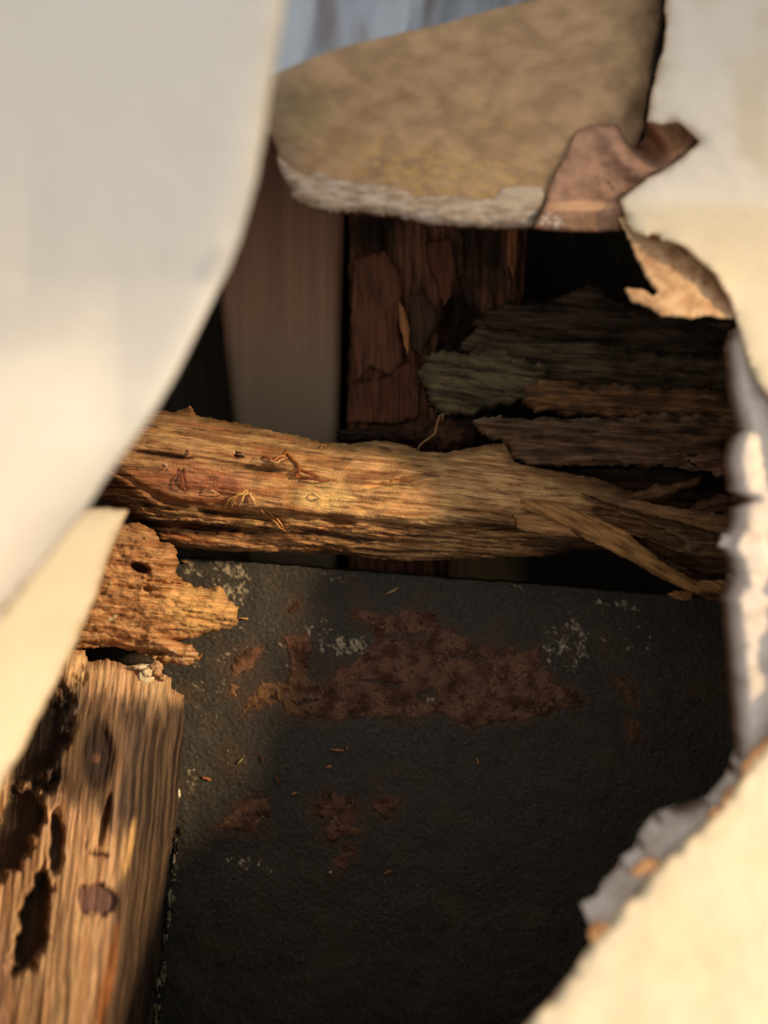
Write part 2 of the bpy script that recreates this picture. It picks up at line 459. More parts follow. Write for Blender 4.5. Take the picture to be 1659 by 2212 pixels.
# pale mould specks
sp = .6*fbm(fx/9, fy/9, 90, 3, .75)+.55*fbm(fx/28, fy/28, 92, 3)-.10*np.abs(fbm(fx/14, fy/14, 93, 2))
dens = np.zeros(fx.size)
for (a, b, c, d_, s) in [(755, 1395, 55, 24, 1.0), (700, 1370, 60, 30, .45), (500, 1265, 45, 60, .9), (430, 1225, 50, 22, .7), (740, 1250, 40, 12, .6),
                         (1225, 1390, 50, 60, .8), (1320, 1310, 60, 14, .6), (1400, 1325, 20, 10, .6), (430, 1480, 60, 60, .35), (400, 1680, 24, 60, .55),
                         (470, 1400, 90, 60, .3), (540, 1870, 60, 25, .5), (925, 1520, 10, 20, .8), (1010, 1520, 60, 40, .35), (640, 1400, 40, 70, .3), (520, 1640, 30, 20, .4), (1360, 1380, 60, 40, .3),
                         (1110, 1250, 40, 30, .2)]:
    dens = np.maximum(dens, s*blob(fx, fy, a, b, c, d_, 0, .3, 30, 91, .9))
m = sst(0.36-0.42*dens, 0.50-0.42*dens, sp)*(dens > .02)
blk = mixc(blk, mixc(np.tile(lin('C4B598'), (fx.size, 1)), lin('7A6E58'), sst(-.3, .3, fbm(fx/11, fy/11, 94, 2))), np.clip(m*.9, 0, 1))
m = (fbm(fx/6, fy/6, 95, 2)+.3*fbm(fx/60, fy/60, 97) > .50)*.55
blk = mixc(blk, lin('7C6248'), m)
Fv = world_xyz(fx, fy, base.ravel())
Bv = Fv.copy(); Bv[:, 1] = 0.385
n = len(Fv)
rim = np.concatenate([idx[0, :], idx[1:, -1], idx[-1, ::-1][1:], idx[::-1, 0][1:-1]])
rim2 = np.roll(rim, -1)
sidef = np.stack([rim, rim2, rim2+n, rim+n], -1)
uvb = np.stack([fx, fy], -1)/100
brd = make('wall_sheathing', np.concatenate([Fv, Bv]), np.concatenate([quad, quad[:, ::-1]+n, sidef]), np.concatenate([uvb, uvb]),
           np.concatenate([blk, blk]), M_felt)
tag(brd, 'black weathered sheathing board at the back of the hole, flecked with mould', 'board')
# residue as raised skin
s = sd.ravel()
h = 0.0011*sst(-3, 7, s)*(1+1.2*fbm(fx/12, fy/12, 100, 4, .7)+.5*fbm(fx/40, fy/20, 101, 2))+np.where(s < 0, s*0.0002, 0)
Rv = world_xyz(fx, fy, base.ravel()-h+0.0002)
msk = (s[quad] > -5).any(1)
q2 = quad[msk]; us = np.unique(q2); rm = np.full(n, -1); rm[us] = np.arange(len(us))
rt = mixc(np.tile(lin('86624E'), (n, 1)), lin('553A2E'), sst(-.3, .4, fbm(fx/40, fy/40, 102, 4)))
rt = mixc(rt, lin('A07C50'), .6*blob(fx, fy, 560, 1500, 70, 50, 0, .5, 30, 3, 1.8)*sst(-.3, .2, fbm(fx/16, fy/16, 99, 3)))
rt = mixc(rt, lin('B4916C'), .7*sst(.30, .55, fbm(fx/7, fy/9, 104, 3, .7)+.35*fbm(fx/50, fy/50, 105, 2)))
rt = mixc(rt, lin('2E221C'), .8*sst(.22, .40, fbm(fx/12+3, fy/9, 107, 4, .65)+.25*fbm(fx/60, fy/40, 108, 2)))
rt = mixc(rt, lin('6E5236'), np.clip((fx-1270)/60, 0, .7))
o = make('fibre_residue', Rv[us], rm[q2], uvb[us], rt[us], M_resid, parent=brd)
tag(o, 'torn brown fibrous residue stuck to the black board')

# ================================================================== TIMBERS AT THE BACK
def stud_tint(px, py, dist):
    t = mixc(np.tile(lin('BC8F74'), (len(px), 1)), lin('A67E66'), sst(-.4, .4, fbm(px/26, py/900, 110, 3)))
    t = mixc(t, lin('8E826C'), .8*sst(560, 900, py+20*fbm(px/60, py/90, 3)))
    return t
def stud_depth(px, py, dist): return 0.430-0.010*np.sqrt(np.clip(1-(1-np.clip(dist/26, 0, 1))**2, 0, 1))+0.0002*fbm(px/14, py/400, 4)
o = sheet('wall_stud', [(430, 150), (748, 150), (745, 400), (738, 700), (732, 950), (728, 1330), (540, 1330), (520, 1100), (502, 920), (488, 800), (470, 640), (452, 450)],
          stud_depth, const(0.05), stud_tint, M_plain, step=(14, 9), ang=90, jag=0, seed=31)
tag(o, 'smooth brown upright timber stud behind the white flap, left of the rotten one', 'stud')

def rs_depth(px, py, dist):
    s = streaks(px, py, 90, 230, 26, 120, 4)
    t = terrace(0.5+0.6*s, 5)
    edge = 0.010*(1-np.sqrt(np.clip(1-(1-np.clip(dist/45, 0, 1))**2, 0, 1)))
    pit = 0.010*blob(px, py, 985, 690, 30, 110, 8, .6, 30, 121)+0.008*blob(px, py, 930, 540, 40, 60, 0, .5, 30, 122)*0
    return 0.424-0.016*t+edge+pit+0.0015*streaks(px, py, 90, 60, 7, 128, 3)
def rs_tint(px, py, dist):
    s = streaks(px, py, 90, 140, 14, 131, 4)
    t = mixc(np.tile(lin('8A5E46'), (len(px), 1)), lin('543C2E'), sst(-.25, .35, s))
    t = mixc(t, lin('B8724A'), .8*blob(px, py, 1105, 540, 16, 50, 4, .3, 20, 5))
    t = mixc(t, lin('1E1916'), .85*blob(px, py, 990, 700, 38, 90, 10, .7, 30, 133, .8))
    t = mixc(t, lin('2A2420'), .8*blob(px, py, 1040, 520, 60, 90, 0, .6, 40, 134, .9))
    t = mixc(t, lin('262019'), .9*blob(px, py, 810, 500, 60, 45, 0, .6, 40, 135, .9))
    return mixc(t, lin('2C221C'), .8*blob(px, py, 830, 850, 40, 30, 0, .6, 30, 136, .9))
rs = sheet('rotten_stud', [(752, 300), (1150, 300), (1142, 480), (1135, 600), (1128, 720), (1100, 760), (1000, 930), (960, 1330), (752, 1330), (750, 900), (756, 700)],
           rs_depth, const(0.05), rs_tint, M_dark, step=(7, 3), ang=90, jag=4, seed=35, along=True)
tag(rs, 'reddish brown rotten upright stud with peeling strips, beside the smooth stud', 'stud')
def flake(name, poly, d, c1, c2, ang, parent, seed, th=0.0025, step=(6, 3), curl=0.004, mat=None, lab=None):
    P = np.array(poly, float); cx, cy = P.mean(0)
    ln = max(np.ptp(P[:, 0]), np.ptp(P[:, 1]))
    def dep(px, py, dist):
        a = math.radians(ang); s = ((px-cx)*math.cos(a)+(py-cy)*math.sin(a))/ln
        return d-curl*(s*2)**2*.6-0.0015*np.sqrt(np.clip(dist/12, 0, 1))+0.0008*streaks(px, py, ang, 50, 7, seed, 3)
    def tin(px, py, dist): return mixc(np.tile(lin(c1), (len(px), 1)), lin(c2), sst(-.3, .4, streaks(px, py, ang, 80, 8, seed+3, 4)))
    o = sheet(name, poly, dep, const(th), tin, mat or M_dark, step=step, ang=ang, jag=3, jagf=18, seed=seed, parent=parent)
    if lab: tag(o, lab)
    return o
flake('bark_flake', [(862, 650), (872, 665), (884, 700), (886, 745), (880, 766), (872, 740), (864, 700)], 0.402, 'C98A5C', 'A86E48', 88, rs, 200, lab='pale orange splinter hanging on the rotten stud')
flake('bark_flake', [(888, 640), (912, 632), (938, 660), (946, 700), (918, 745), (910, 768), (888, 752), (880, 700)], 0.408, '5C4636', '46352A', 90, rs, 203)
flake('bark_flake', [(925, 520), (975, 515), (985, 580), (975, 640), (958, 660), (940, 600), (925, 560)], 0.411, '7A4E3A', '5C3A2C', 90, rs, 206)
flake('bark_flake', [(765, 560), (830, 540), (870, 600), (862, 700), (872, 780), (840, 810), (800, 790), (770, 820), (758, 700)], 0.411, '80533C', '5E4030', 90, rs, 209)
flake('bark_flake', [(755, 830), (830, 815), (850, 790), (890, 780), (910, 800), (905, 900), (860, 915), (752, 912)], 0.413, '754A36', '55382A', 90, rs, 212)
flake('bark_flake', [(1092, 480), (1120, 480), (1118, 560), (1110, 600), (1096, 570)], 0.408, 'B0714C', '7A4C36', 90, rs, 214)
flake('bark_flake', [(990, 600), (1060, 560), (1110, 600), (1100, 700), (1050, 690), (1010, 660)], 0.422, '4C3A30', '3A2E26', 90, rs, 217)

# crumbled rubble at the feet of the stud
for i, (px, py, d, s, c) in enumerate([(905, 935, .395, (.012, .008, .006), '4A3428'), (850, 940, .40, (.018, .008, .005), '3C2C22'), (965, 940, .39, (.010, .008, .008), '5A3E2E'),
                                       (1010, 925, .392, (.012, .008, .009), '3A2A22'), (780, 945, .402, (.012, .008, .004), '3A2C24')]):
    o = lump('rotten_wood_lump', world_xyz(np.array(px), np.array(py), d), s, lin(c), M_dark, None, 300+i, .8, 4)
    tag(o, ['brown lump of rotted wood behind the twig', 'wide dark lump of rot below the rotten stud', 'reddish lump of rot right of the curled root fibre',
            'dark lump of rot under the grey-green splinters', 'low dark lump of rot right of the smooth stud foot'][i], 'wood lump', 'rotted lumps behind the beam')

# ------------------------------------------------------------------ dark splintered beam on the right
def layer(name, poly, d0, c1, c2, seed, parent, ang=4, amp=0.004, th=0.012, step=(7, 3), tilt=0.0, edge_c=None, lab=None, extra=None, round_=30, er=0.008, mat=None, jag=9, jagf=34):
    def dep(px, py, dist):
        s = streaks(px, py, ang, 190, 22, seed, 4)
        t = terrace(.5+.6*s, 6)
        rnd = er*(1-np.sqrt(np.clip(1-(1-np.clip(dist/round_, 0, 1))**2, 0, 1)))
        d = d0-amp*2*t+rnd+tilt*(px-1200)/400-0.0055*fbm(px/90, (py-.06*px)/34, seed+17, 3)+0.0011*streaks(px, py, ang, 50, 6, seed+9, 3)
        if extra: d = d+extra(px, py, dist)
        return d
    def tin(px, py, dist):
        t = mixc(np.tile(lin(c1), (len(px), 1)), lin(c2), sst(-.25, .3, streaks(px, py, ang, 150, 12, seed+4, 4)))
        if edge_c: t = mixc(t, lin(edge_c), .8*np.exp(-dist/9)*sst(-.2, .2, fbm(px/40, py/40, seed+6)))
        return t
    o = sheet(name, poly, dep, const(th), tin, mat or M_dark, step=step, ang=ang, jag=jag, jagf=jagf, seed=seed, parent=parent)
    if lab: tag(o, lab)
    return o
beam = bpy.data.objects.new('splintered_beam', None); col.objects.link(beam)
beam.location = (0.10, 0.38, Z0+0.02)
tag(beam, 'dark grey-brown beam split into ragged layers, behind the right side of the hole', 'beam')
LP = []
def L(*a, **k):
    o = layer(*a, **k); LP.append(o); return o
L('wood_layer', [(1022, 690), (1095, 652), (1180, 655), (1225, 634), (1262, 612), (1300, 622), (1335, 650), (1400, 668), (1500, 684), (1620, 694), (1780, 700),
                 (1780, 900), (1420, 910), (1150, 890), (1060, 830)], 0.392, '5A483A', '3C3028', 220, None, ang=5, th=.02, round_=60, er=.012)
L('wood_layer', [(1000, 735), (1045, 700), (1120, 722), (1200, 735), (1290, 740), (1400, 760), (1780, 790), (1780, 905), (1430, 895), (1160, 885), (1080, 850), (1010, 800)],
  0.378, '665440', '42362A', 224, None, ang=4, edge_c='7A6A50')
L('splinter', [(905, 800), (915, 766), (960, 758), (1010, 764), (1040, 740), (1110, 765), (1190, 790), (1170, 850), (1130, 862), (1060, 884), (1000, 896), (955, 892), (926, 868), (918, 834)],
  0.366, '72664A', '40382A', 228, None, ang=8, amp=.004, edge_c='766A54', lab='grey-green splintered end of the dark beam', step=(5, 3), jag=11, jagf=30)
L('wood_layer', [(1120, 830), (1180, 815), (1280, 830), (1430, 836), (1600, 850), (1780, 870), (1780, 930), (1500, 905), (1300, 900), (1160, 888), (1130, 862)],
  0.364, '85603F', '57402E', 232, None, ang=2, edge_c='9A7452', th=.008)
L('wood_layer', [(1025, 908), (1060, 898), (1200, 905), (1420, 895), (1780, 900), (1780, 1050), (1600, 1030), (1500, 1008), (1440, 1008), (1300, 1003), (1200, 1005), (1140, 1010), (1108, 988), (1092, 956), (1048, 944)],
  0.356, '7A5C44', '46362A', 236, None, ang=3, edge_c='A58A6C', th=.010, extra=lambda px, py, dist: -0.006*sst(930, 1005, py))
L('wood_layer', [(1440, 968), (1480, 985), (1600, 972), (1780, 975), (1780, 1045), (1600, 1034), (1555, 1028), (1515, 1008)], 0.338, '8A6450', '6A4C3E', 240, None, ang=0, th=.004, edge_c='A07A5C')
L('wood_layer', [(1180, 1012), (1400, 1006), (1500, 1012), (1780, 1050), (1780, 1130), (1500, 1100), (1300, 1062)], 0.372, '4E3A2C', '36291F', 244, None, ang=3, th=.012)
L('splinter', [(1330, 1085), (1400, 1052), (1480, 1038), (1520, 1030), (1500, 1056), (1440, 1082), (1380, 1096)], 0.345, '7E5A3C', '5A4230', 248, None, ang=-15, th=.004)
L('splinter', [(1470, 1106), (1520, 1078), (1600, 1062), (1650, 1078), (1700, 1100), (1600, 1118), (1520, 1122)], 0.342, '6E4C38', '4E382A', 252, None, ang=-8, th=.005)
for o in LP:
    o.parent = beam; o.matrix_parent_inverse = beam.matrix_world.inverted() if False else o.matrix_parent_inverse
    me = o.data; co = np.empty(len(me.vertices)*3); me.vertices.foreach_get('co', co)
    co = co.reshape(-1, 3)-np.array(beam.location); me.vertices.foreach_set('co', co.ravel()); me.update()

# ------------------------------------------------------------------ the big horizontal rotten beam
LOG = [(-260, 905), (60, 880), (250, 885), (318, 884), (375, 890), (404, 881), (417, 888), (425, 897), (520, 915), (600, 934), (640, 940), (700, 956), (760, 958), (830, 951), (880, 962),
       (910, 975), (960, 977), (1010, 969), (1060, 958), (1092, 958), (1112, 1000), (1180, 1012), (1300, 1036), (1400, 1075), (1500, 1088), (1600, 1098), (1800, 1120), (1800, 1310),
       (1640, 1300), (1590, 1262), (1500, 1262), (1440, 1236), (1380, 1206), (1320, 1190), (1240, 1188), (1170, 1203), (1100, 1203), (1000, 1208), (900, 1212), (830, 1208),
       (760, 1200), (700, 1196), (600, 1192), (500, 1192), (400, 1186), (350, 1176), (305, 1145), (275, 1108), (225, 1078), (60, 1070), (-260, 1060)]
LT = [(-260, 905), (60, 880), (250, 885), (418, 888), (600, 934), (760, 958), (960, 975), (1092, 958), (1180, 1012), (1400, 1075), (1800, 1120)]
LB = [(-260, 1062), (60, 1072), (225, 1080), (350, 1176), (500, 1192), (900, 1210), (1170, 1203), (1320, 1190), (1500, 1262), (1800, 1310)]
def log_v(px, py):
    a = np.interp(px, [p[0] for p in LT], [p[1] for p in LT]); b = np.interp(px, [p[0] for p in LB], [p[1] for p in LB])
    return np.clip((py-a)/(b-a), 0, 1), a, b
def log_ang(px): return 6
def log_depth(px, py, dist):
    v, a, b = log_v(px, py)
    prof = np.interp(v, [0, .08, .25, .45, .62, .72, .85, 1], [0.018, .010, .003, -.002, -.0015, .003, .011, .020])
    s = streaks(px, py, 6, 260, 26, 140, 4)
    t = terrace(.5+.55*s, 7)
    under = sst(.62, .75, v)
    am = 0.0042+0.005*under
    fine = streaks(px, py, 5, 70, 5.5, 146, 3)
    mid = fbm(px/46, py/30, 149, 4, .55)
    # undercut groove along the lower part
    gv = np.interp(px, [250, 450, 700, 1000, 1150], [.62, .72, .68, .74, .72])
    groove = 0.006*np.exp(-((v-gv)/.030)**2)*sst(1200, 1100, px)*(0.5+sst(-.2, .3, fbm(px/90, py*0, 7)))
    groove += 0.005*np.exp(-((v-gv-.14)/.020)**2)*(0.3+sst(-.1, .3, fbm(px/60, py*0, 17)))
    groove += 0.008*blob(px, py, 400, 1135, 150, 9, 4, .4, 30, 151)
    groove += 0.004*blob(px, py, 350, 982, 60, 4, 8, .3, 30, 152)+0.003*blob(px, py, 560, 1012, 55, 5, 4, .3, 30, 153)
    groove += 0.004*blob(px, py, 880, 1035, 90, 5, -12, .5, 40, 154)
    groove += 0.010*blob(px, py, 514, 983, 9, 5, 8, .2, 30, 155)
    groove += 0.010*blob(px, py, 1380, 1140, 110, 16, 22, .4, 40, 156)+0.010*blob(px, py, 1450, 1200, 90, 12, 24, .4, 40, 157)
    bump = -0.004*blob(px, py, 600, 998, 60, 16, 8, .4, 30, 158, 1.2)-0.003*blob(px, py, 600, 1090, 110, 40, 10, .4, 40, 159, 1.2)
    bump += -0.005*blob(px, py, 900, 1085, 260, 55, -4, .3, 60, 160, 1.4)
    taper = 0.006*(1-np.sqrt(np.clip(dist/14, 0, 1)))
    return 0.334+prof-am*(t-.5)+0.0018*fine*(.5+under)-0.0022*mid+groove+bump+taper+0.012*sst(1150, 1600, px)
def log_tint(px, py, dist):
    v, a, b = log_v(px, py)
    s = streaks(px, py, 6, 170, 10, 160, 5)
    t = mixc(np.tile(lin('D8A874'), (len(px), 1)), lin('A47448'), sst(-.3, .35, s))
    t = mixc(t, lin('E3B878'), .6*sst(.05, .4, fbm(px/70, py/30, 163, 3)))
    t = mixc(t, lin('B87058'), .6*blob(px, py, 420, 1040, 130, 32, 6, .6, 40, 164, .9))
    t = mixc(t, lin('A06A42'), .6*blob(px, py, 300, 1060, 80, 40, 6, .6, 40, 165, .9))
    t = mixc(t, lin('8E7148'), .6*sst(0.22, 0.03, v)*sst(-.3, .2, fbm(px/50, py/20, 166)))
    t = mixc(t, lin('5C3F26'), .7*blob(px, py, 350, 983, 64, 7, 8, .4, 20, 167, .8))
    t = mixc(t, lin('5C4A2A'), .6*blob(px, py, 560, 1012, 56, 8, 4, .4, 20, 168, .8))
    t = mixc(t, lin('7A5C34'), .6*blob(px, py, 632, 1085, 14, 34, 10, .5, 20, 169, .8))
    t = mixc(t, lin('F0CC88'), .6*blob(px, py, 700, 1075, 60, 30, 4, .5, 30, 170, .9))
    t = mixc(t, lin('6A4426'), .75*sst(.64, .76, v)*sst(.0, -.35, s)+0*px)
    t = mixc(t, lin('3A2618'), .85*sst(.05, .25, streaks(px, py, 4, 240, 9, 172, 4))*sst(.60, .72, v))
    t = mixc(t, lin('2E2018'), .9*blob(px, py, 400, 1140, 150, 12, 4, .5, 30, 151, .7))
    t = mixc(t, lin('4A2E1E'), .7*sst(.22, .40, streaks(px, py, 7, 90, 7, 174, 3)))
    t = mixc(t, lin('B0643A'), .5*sst(.05, .4, streaks(px, py, 8, 130, 22, 178, 3))*sst(900, 500, px))
    t = mixc(t, lin('7A4428'), .7*blob(px, py, 800, 1028, 60, 8, -6, .6, 20, 175, .8))
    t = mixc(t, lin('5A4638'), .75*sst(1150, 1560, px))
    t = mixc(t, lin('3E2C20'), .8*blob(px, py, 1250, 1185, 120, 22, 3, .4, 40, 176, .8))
    return t
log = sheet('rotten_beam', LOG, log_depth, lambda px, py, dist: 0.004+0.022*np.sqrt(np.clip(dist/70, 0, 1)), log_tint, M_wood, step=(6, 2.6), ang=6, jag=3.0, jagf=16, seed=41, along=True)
tag(log, 'long rotten golden-brown beam lying across the middle of the hole', 'beam')
flake('splinter', [(1256, 1064), (1320, 1072), (1450, 1094), (1600, 1118), (1760, 1140), (1760, 1196), (1590, 1164), (1470, 1128), (1345, 1098)], 0.333, 'A07850', '6E503A', 8, log, 260, .005, (7, 3), 0)
flake('splinter', [(1108, 1076), (1150, 1082), (1215, 1092), (1290, 1118), (1350, 1146), (1400, 1188), (1450, 1226), (1505, 1256), (1592, 1252), (1592, 1284), (1495, 1280), (1440, 1256), (1370, 1216), (1300, 1180), (1230, 1150), (1150, 1112)],
      0.329, 'C08E58', '8A6038', 27, log, 263, .005, (6, 3), 0, M_wood, lab='tan splinter peeling diagonally down to the right')
flake('splinter', [(1110, 1112), (1160, 1110), (1230, 1140), (1250, 1160), (1180, 1158), (1120, 1142)], 0.325, 'B88858', '8A6240', 8, log, 265, .004, (6, 3), 0, M_wood)
flake('splinter', [(1444, 1284), (1460, 1276), (1500, 1280), (1495, 1296), (1460, 1296)], 0.340, 'C8905A', '9A6840', 0, log, 267, .003, (4, 3), 0, M_wood)
flake('splinter', [(1500, 1270), (1592, 1270), (1660, 1290), (1660, 1312), (1560, 1304), (1505, 1288)], 0.342, '7E5A40', '5A4030', 3, log, 269, .006, (6, 3), 0)
# loose fibres standing off the beam
def log_point(px, py, off):
    a = np.array([float(px)]); b = np.array([float(py)])
    d = float(log_depth(a, b, edge_dist(a, b, LOG))[0])-off
    return tuple(world_xyz(np.array(float(px)), np.array(float(py)), d))
FIB = [([(498, 1098), (505, 1078), (520, 1068), (532, 1060), (540, 1072)], '#D8A868'), ([(512, 1096), (522, 1080), (534, 1064)], '#E0B070'),
       ([(478, 1104), (490, 1084), (510, 1070), (526, 1062)], '#C89050'), ([(552, 1092), (545, 1076), (536, 1062)], '#E8BC80'),
       ([(440, 1056), (460, 1062), (480, 1070)], '#D8A870'), ([(388, 1012), (394, 1030), (392, 1052), (405, 1064)], '#A06040'),
       ([(398, 1010), (400, 1034), (406, 1060)], '#8A5038'), ([(566, 986), (590, 994), (612, 984), (622, 974)], '#C07A48'),
       ([(575, 996), (600, 998), (618, 990)], '#E0B078'), ([(616, 974), (630, 990), (648, 1010), (640, 1028), (655, 1034)], '#A86838'),
       ([(648, 1014), (668, 1022), (690, 1030)], '#9A5C34'), ([(648, 1032), (672, 1034), (712, 1040)], '#8E5430'),
       ([(404, 970), (412, 980), (400, 988)], '#D0A070'), ([(350, 1010), (358, 1002), (362, 1016)], '#E0B890'),
       ([(560, 1100), (585, 1120), (600, 1134), (616, 1150)], '#C88C50'), ([(580, 1108), (600, 1122), (612, 1140)], '#D8A060'),
       ([(505, 978), (520, 982), (530, 984)], '#F0D8B0'), ([(402, 884), (410, 880), (418, 886)], '#C89058'),
       ([(690, 968), (700, 962), (712, 958)], '#C09058'), ([(672, 1066), (690, 1074), (712, 1070)], '#F0C888')]
for i, (pts, c) in enumerate(FIB):
    n_ = len(pts); P = []
    for k in range((n_-1)*4+1):
        t = k/4; a = min(int(t), n_-2); f = t-a
        x = pts[a][0]*(1-f)+pts[a+1][0]*f; y = pts[a][1]*(1-f)+pts[a+1][1]*f
        q = k/((n_-1)*4)
        P.append(log_point(x+1.5*math.sin(k*1.7+i), y+1.5*math.cos(k*1.3+i), 0.0006+0.0045*math.sin(math.pi*q)*(0.5+0.5*(i % 3 != 0))))
    r0 = 0.0008 if i in (7, 9, 10, 0, 3) else 0.00055
    tube('wood_fibre', P, [r0*(0.35+0.65*math.sin(math.pi*(0.08+0.84*k/(len(P)-1)))) for k in range(len(P))], lin(c[1:]), M_wood, log, 6)

# thin root fibre standing behind the beam
pts = [(902, 972, .352), (908, 960, .351), (925, 948, .350), (940, 936, .350), (944, 915, .351), (950, 898, .352), (958, 894, .352), (955, 908, .351)]
o = tube('root_fibre', [tuple(world_xyz(np.array(float(a)), np.array(float(b)), d)) for a, b, d in pts], [.0005, .0006, .0006, .0007, .0008, .0008, .0007, .0004], lin('80603F'), M_wood)
tag(o, 'thin curled root fibre standing on top of the beam', 'twig')

# ------------------------------------------------------------------ broken chunk at the left
CH = [(120, 1130), (230, 1120), (262, 1132), (300, 1128), (336, 1148), (346, 1170), (378, 1176), (388, 1216), (380, 1238), (396, 1254), (426, 1268), (482, 1268), (494, 1298), (516, 1312),
      (512, 1354), (440, 1370), (388, 1386), (420, 1398), (433, 1424), (402, 1438), (352, 1432), (300, 1410), (240, 1397), (175, 1400), (60, 1400), (-180, 1390), (-180, 1150)]
def ch_depth(px, py, dist):
    s = streaks(px, py, 4, 110, 20, 180, 4); t = terrace(.5+.6*s, 5)
    rnd = 0.012*(1-np.sqrt(np.clip(1-(1-np.clip(dist/70, 0, 1))**2, 0, 1)))
    pits = 0.010*blob(px, py, 300, 1226, 20, 10, 20, .4, 20, 181, .8)+0.006*blob(px, py, 318, 1272, 10, 6, 0, .3, 20, 182, .8)+0.005*blob(px, py, 380, 1262, 60, 4, 6, .5, 20, 183)
    pits += 0.006*blob(px, py, 280, 1402, 90, 7, 8, .4, 20, 184)+0.008*blob(px, py, 420, 1385, 60, 5, 4, .4, 20, 185)
    return 0.322-0.007*t-0.0022*fbm(px/26, py/22, 187, 4, .6)+rnd+pits+0.0015*streaks(px, py, 3, 40, 5, 189, 3)
def ch_tint(px, py, dist):
    t = mixc(np.tile(lin('CC9C6C'), (len(px), 1)), lin('A06E44'), sst(-.3, .35, streaks(px, py, 4, 60, 14, 190, 5)))
    t = mixc(t, lin('DDB070'), .75*blob(px, py, 430, 1310, 90, 45, 4, .5, 40, 191, .9))
    t = mixc(t, lin('EAD6B0'), .8*sst(.25, .5, fbm(px/16, py/16, 192, 3))*blob(px, py, 200, 1350, 80, 90, 0, .4, 40, 193, .9))
    t = mixc(t, lin('D8B894'), .7*sst(.0, .3, fbm(px/12, py/12, 194, 3))*blob(px, py, 360, 1415, 80, 26, 8, .4, 40, 195, .9))
    return mixc(t, lin('3A2418'), .9*blob(px, py, 300, 1226, 20, 10, 20, .4, 20, 181, .8)+0*px)
ch = sheet('broken_wood_chunk', CH, ch_depth, lambda px, py, dist: 0.004+0.014*np.sqrt(np.clip(dist/60, 0, 1)), ch_tint, M_wood, step=(4, 2.6), ang=4, jag=5, jagf=15, seed=45, along=True)
tag(ch, 'short broken orange chunk of rotten wood with a ragged right end, above the post', 'wood chunk')

# ------------------------------------------------------------------ lower left post
PO = [(60, 1390), (150, 1398), (184, 1404), (192, 1428), (232, 1424), (272, 1436), (312, 1450), (345, 1452), (372, 1468), (372, 1486), (395, 1500), (399, 1522), (393, 1620),
      (388, 1700), (376, 1800), (362, 1880), (354, 1960), (344, 2060), (332, 2160), (322, 2420), (-260, 2420), (-260, 1500)]
def ridge(py): return np.interp(py, [1400, 1480, 1600, 1750, 1900, 2050, 2212, 2420], [372, 352, 312, 290, 283, 258, 228, 200])
def edge(py): return np.interp(py, [1400, 1520, 1700, 1880, 2060, 2212, 2420], [385, 399, 388, 362, 344, 328, 322])
POHOLES = [(88, 1590, 46, 125, 24, .5, .85), (36, 1790, 44, 120, 26, .4, 1), (122, 1828, 15, 62, 2, .5, .8), (70, 2000, 31, 104, 12, .35, 1)]
def po_holes(px, py):
    h = 0
    for i, (a, b, c, d_, g, so, k) in enumerate(POHOLES):
        h = np.maximum(h, k*blob(px, py, a, b, c, d_, g, .75, 46, 196+i, so+.15))
    return h
def po_depth(px, py, dist):
    b0 = 0.324-0.092*(py-1420)/792
    r = ridge(py); e = edge(py)
    v = np.clip((px-r)/(e-r), 0, 1)
    side = np.where(px > r, v, 0)
    d = b0+side*(0.362-0.030*(py-1420)/792-b0)*0.85
    s = streaks(px, py, 96, 330, 20, 201, 3); t = terrace(.5+.6*s, 5)
    k = np.where(px > r, .35, 1)
    d = d-0.0016*(t-.5)*k+0.0005*streaks(px, py, 96, 260, 9, 203, 1)
    d = d+0.010*sst(160, -50, px)
    d = d-0.005*blob(px, py, 205, 1620, 90, 150, 0, .2, 60, 204, 1.4)+0.003*blob(px, py, 208, 1630, 34, 70, 0, .1, 60, 205, .6)
    d = d+0.012*po_holes(px, py)
    d = d+0.006*blob(px, py, 225, 1775, 7, 55, 12, .3, 30, 206)+0.003*blob(px, py, 212, 1845, 24, 5, 10, .9, 24, 207, 1)
    d = d+0.003*blob(px, py, 205, 1942, 42, 34, -10, .6, 34, 208, .2)
    d = d+0.008*(1-np.sqrt(np.clip(dist/18, 0, 1)))
    return d
